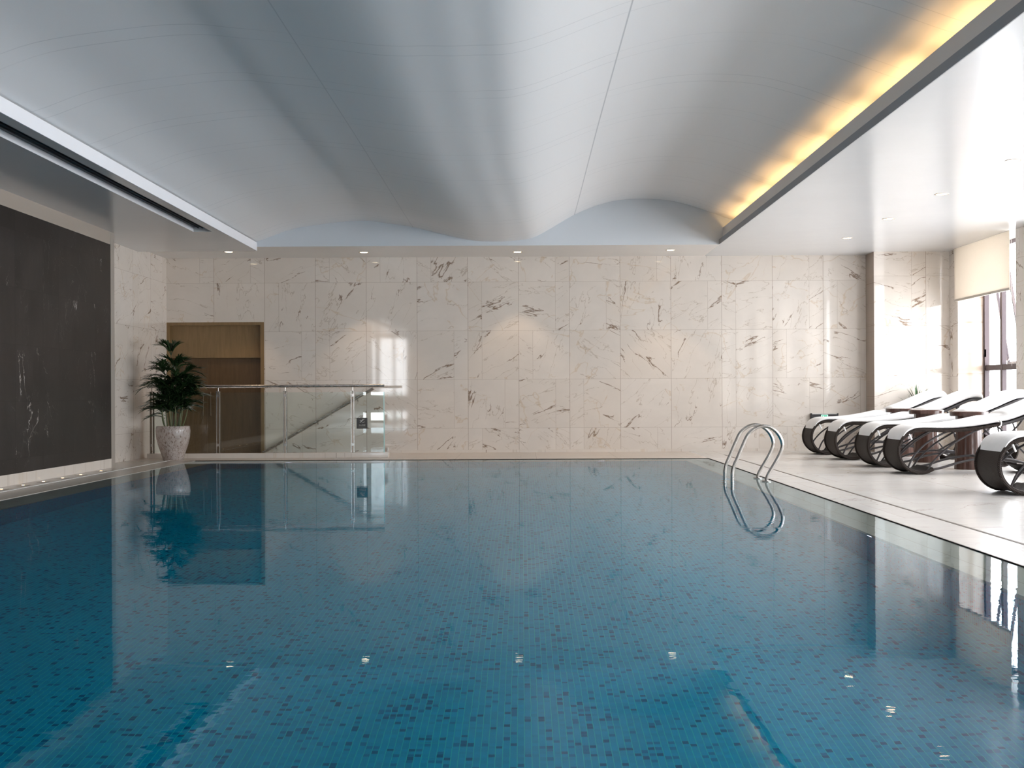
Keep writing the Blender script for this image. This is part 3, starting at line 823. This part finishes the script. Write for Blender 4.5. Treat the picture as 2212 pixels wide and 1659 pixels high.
sp_.build('elastic_strap', M['cushion'], c1)
# under-frame tubes
def tubes(name, runs, r_):
    for y in (.022, WD - .022):
        for run in runs:
            MB().tube([(p.x, y, p.z) for p in smooth_path([(x, 0, z) for x, z in run], 5)], r_, 8).build(name, M['rattan_tube'], lg_)
tubes('base_rail', [[(.40, .052), (.55, .085), (.75, .145), (1.0, .185), (1.25, .180), (1.45, .135), (1.62, .07)]], .014)
tubes('brace', [[(.13, .085), (.20, .22), (.34, .36), (.55, .48), (.68, .512)], [(.345, .040), (.44, .17), (.62, .33), (.85, .47), (1.02, .548)],
                [(1.16, .565), (1.30, .42), (1.48, .24), (1.60, .09)], [(1.10, .19), (1.35, .33), (1.60, .52), (1.78, .765)]], .0115)
ra = [(1.50, .105), (1.56, .06)] + arc(1.70, .225, .212, 230, 385, 18)
rf = MB().sweep(ra[::-1], 0, WD, .022, edge=.25, n=16).build('rear_roll', M['wicker'], lg_)
tubes('back_prop', [[(1.90, .31), (1.88, .50), (1.80, .66), (1.72, .745)]], .012)
for x, z in ((.42, .050), (1.06, .184), (1.46, .13)): MB().tube([(x, .02, z), (x, WD - .02, z)], .011, 8).build('cross_bar', M['rattan_tube'], lg_)
for x, y, lab in [(4.39, 16.32, 'rattan lounger with white cushion, second from the back wall'),
                  (4.36, 14.67, 'rattan lounger with white cushion, third from the back wall'),
                  (4.33, 13.38, 'rattan lounger with white cushion, fourth from the back wall'),
                  (4.34, 10.58, 'rattan lounger with white cushion, standing apart from the row of four')]:
    dup(lg_, (x, y, 0), lab)

# ================================================================== side tables
tb = thing('side_table', 'dark walnut side table between the two loungers nearest back wall', 'side table', (5.66, 17.30, 0), 0, 'round walnut side tables')
MB().lathe([(.215, .655), (.225, .66), (.228, .705), (.222, .712)], n=48).build('table_top', M['table_wood'], tb)
MB().lathe([(.165, 0), (.165, .02), (.150, .25), (.143, .52), (.150, .655)], n=48, lobes=12, amp=.06).build('pedestal', M['table_wood'], tb)
dup(tb, (5.50, 15.78, 0), 'dark walnut side table between second and third loungers from back wall')
dup(tb, (5.52, 14.32, 0), 'dark walnut side table between third and fourth loungers from back wall')

# spiky plant in the corner behind the loungers
sk = thing('spiky_plant', 'small spiky-leaved plant in corner behind the last lounger', 'potted plant', (6.27, 18.42, 0))
MB().lathe([(.05, 0), (.07, .25), (.075, .5), (.065, .5)], n=24).build('pot', M['sign_dark'], sk)
random.seed(11)
lf = MB()
for i in range(34):
    az = random.uniform(0, 6.28); el = random.uniform(.5, 1.5)
    leaflet(lf, Vector((0, 0, random.uniform(.50, .78))), Vector((math.cos(az) * math.cos(el), math.sin(az) * math.cos(el) * .16, math.sin(el))), random.uniform(.28, .40), .016, random.uniform(.0, .25))
lf.build('leaves', M['leaf2'], sk)

# emergency exit box low on the back wall
ex = thing('exit_sign', 'low black-framed green exit sign on marble wall behind loungers', 'exit sign', (X_at(1780.5, 18.97), 18.97, .555))
MB().box(-.215, .215, -.022, .03, -.055, .045).build('case', M['black'], ex, bevel=.004)
for a in (-.225, .205): MB().box(a, a + .02, -.028, .03, -.06, .062).build('end_cap', M['black'], ex, bevel=.003)
MB().box(-.21, .21, -.024, .02, .048, .056).build('top_edge', M['white_plastic'], ex)
MB().box(-.062, .055, -.026, -.022, -.05, .040).build('green_panel', M['exit_green'], ex)
g = MB()
for a, b in (((-.052, .034), (.048, .034)), ((-.052, .036), (-.052, -.045)), ((.048, .036), (.048, -.045))): stroke(g, a, b, .009, -.0285)
stroke(g, (-.030, .020), (-.018, .006), .010, -.0285); stroke(g, (-.018, .010), (-.036, .000), .007, -.0285); stroke(g, (-.018, .006), (-.004, -.004), .007, -.0285)
stroke(g, (-.022, .002), (-.034, -.020), .008, -.0285); stroke(g, (-.020, .002), (-.006, -.022), .008, -.0285); stroke(g, (.008, .006), (.036, .006), .007, -.0285)
g.build('running_figure', M['exit_white'], ex)
# tiny socket cover beside the end of the railing
tag(MB().box(X_at(837, 18.97) - .012, X_at(837, 18.97) + .012, 18.975, 19.0, .02, .09).build('wall_socket', M['white_plastic'], bevel=.003), 'tiny white socket low on marble wall beside the railing end', 'socket')
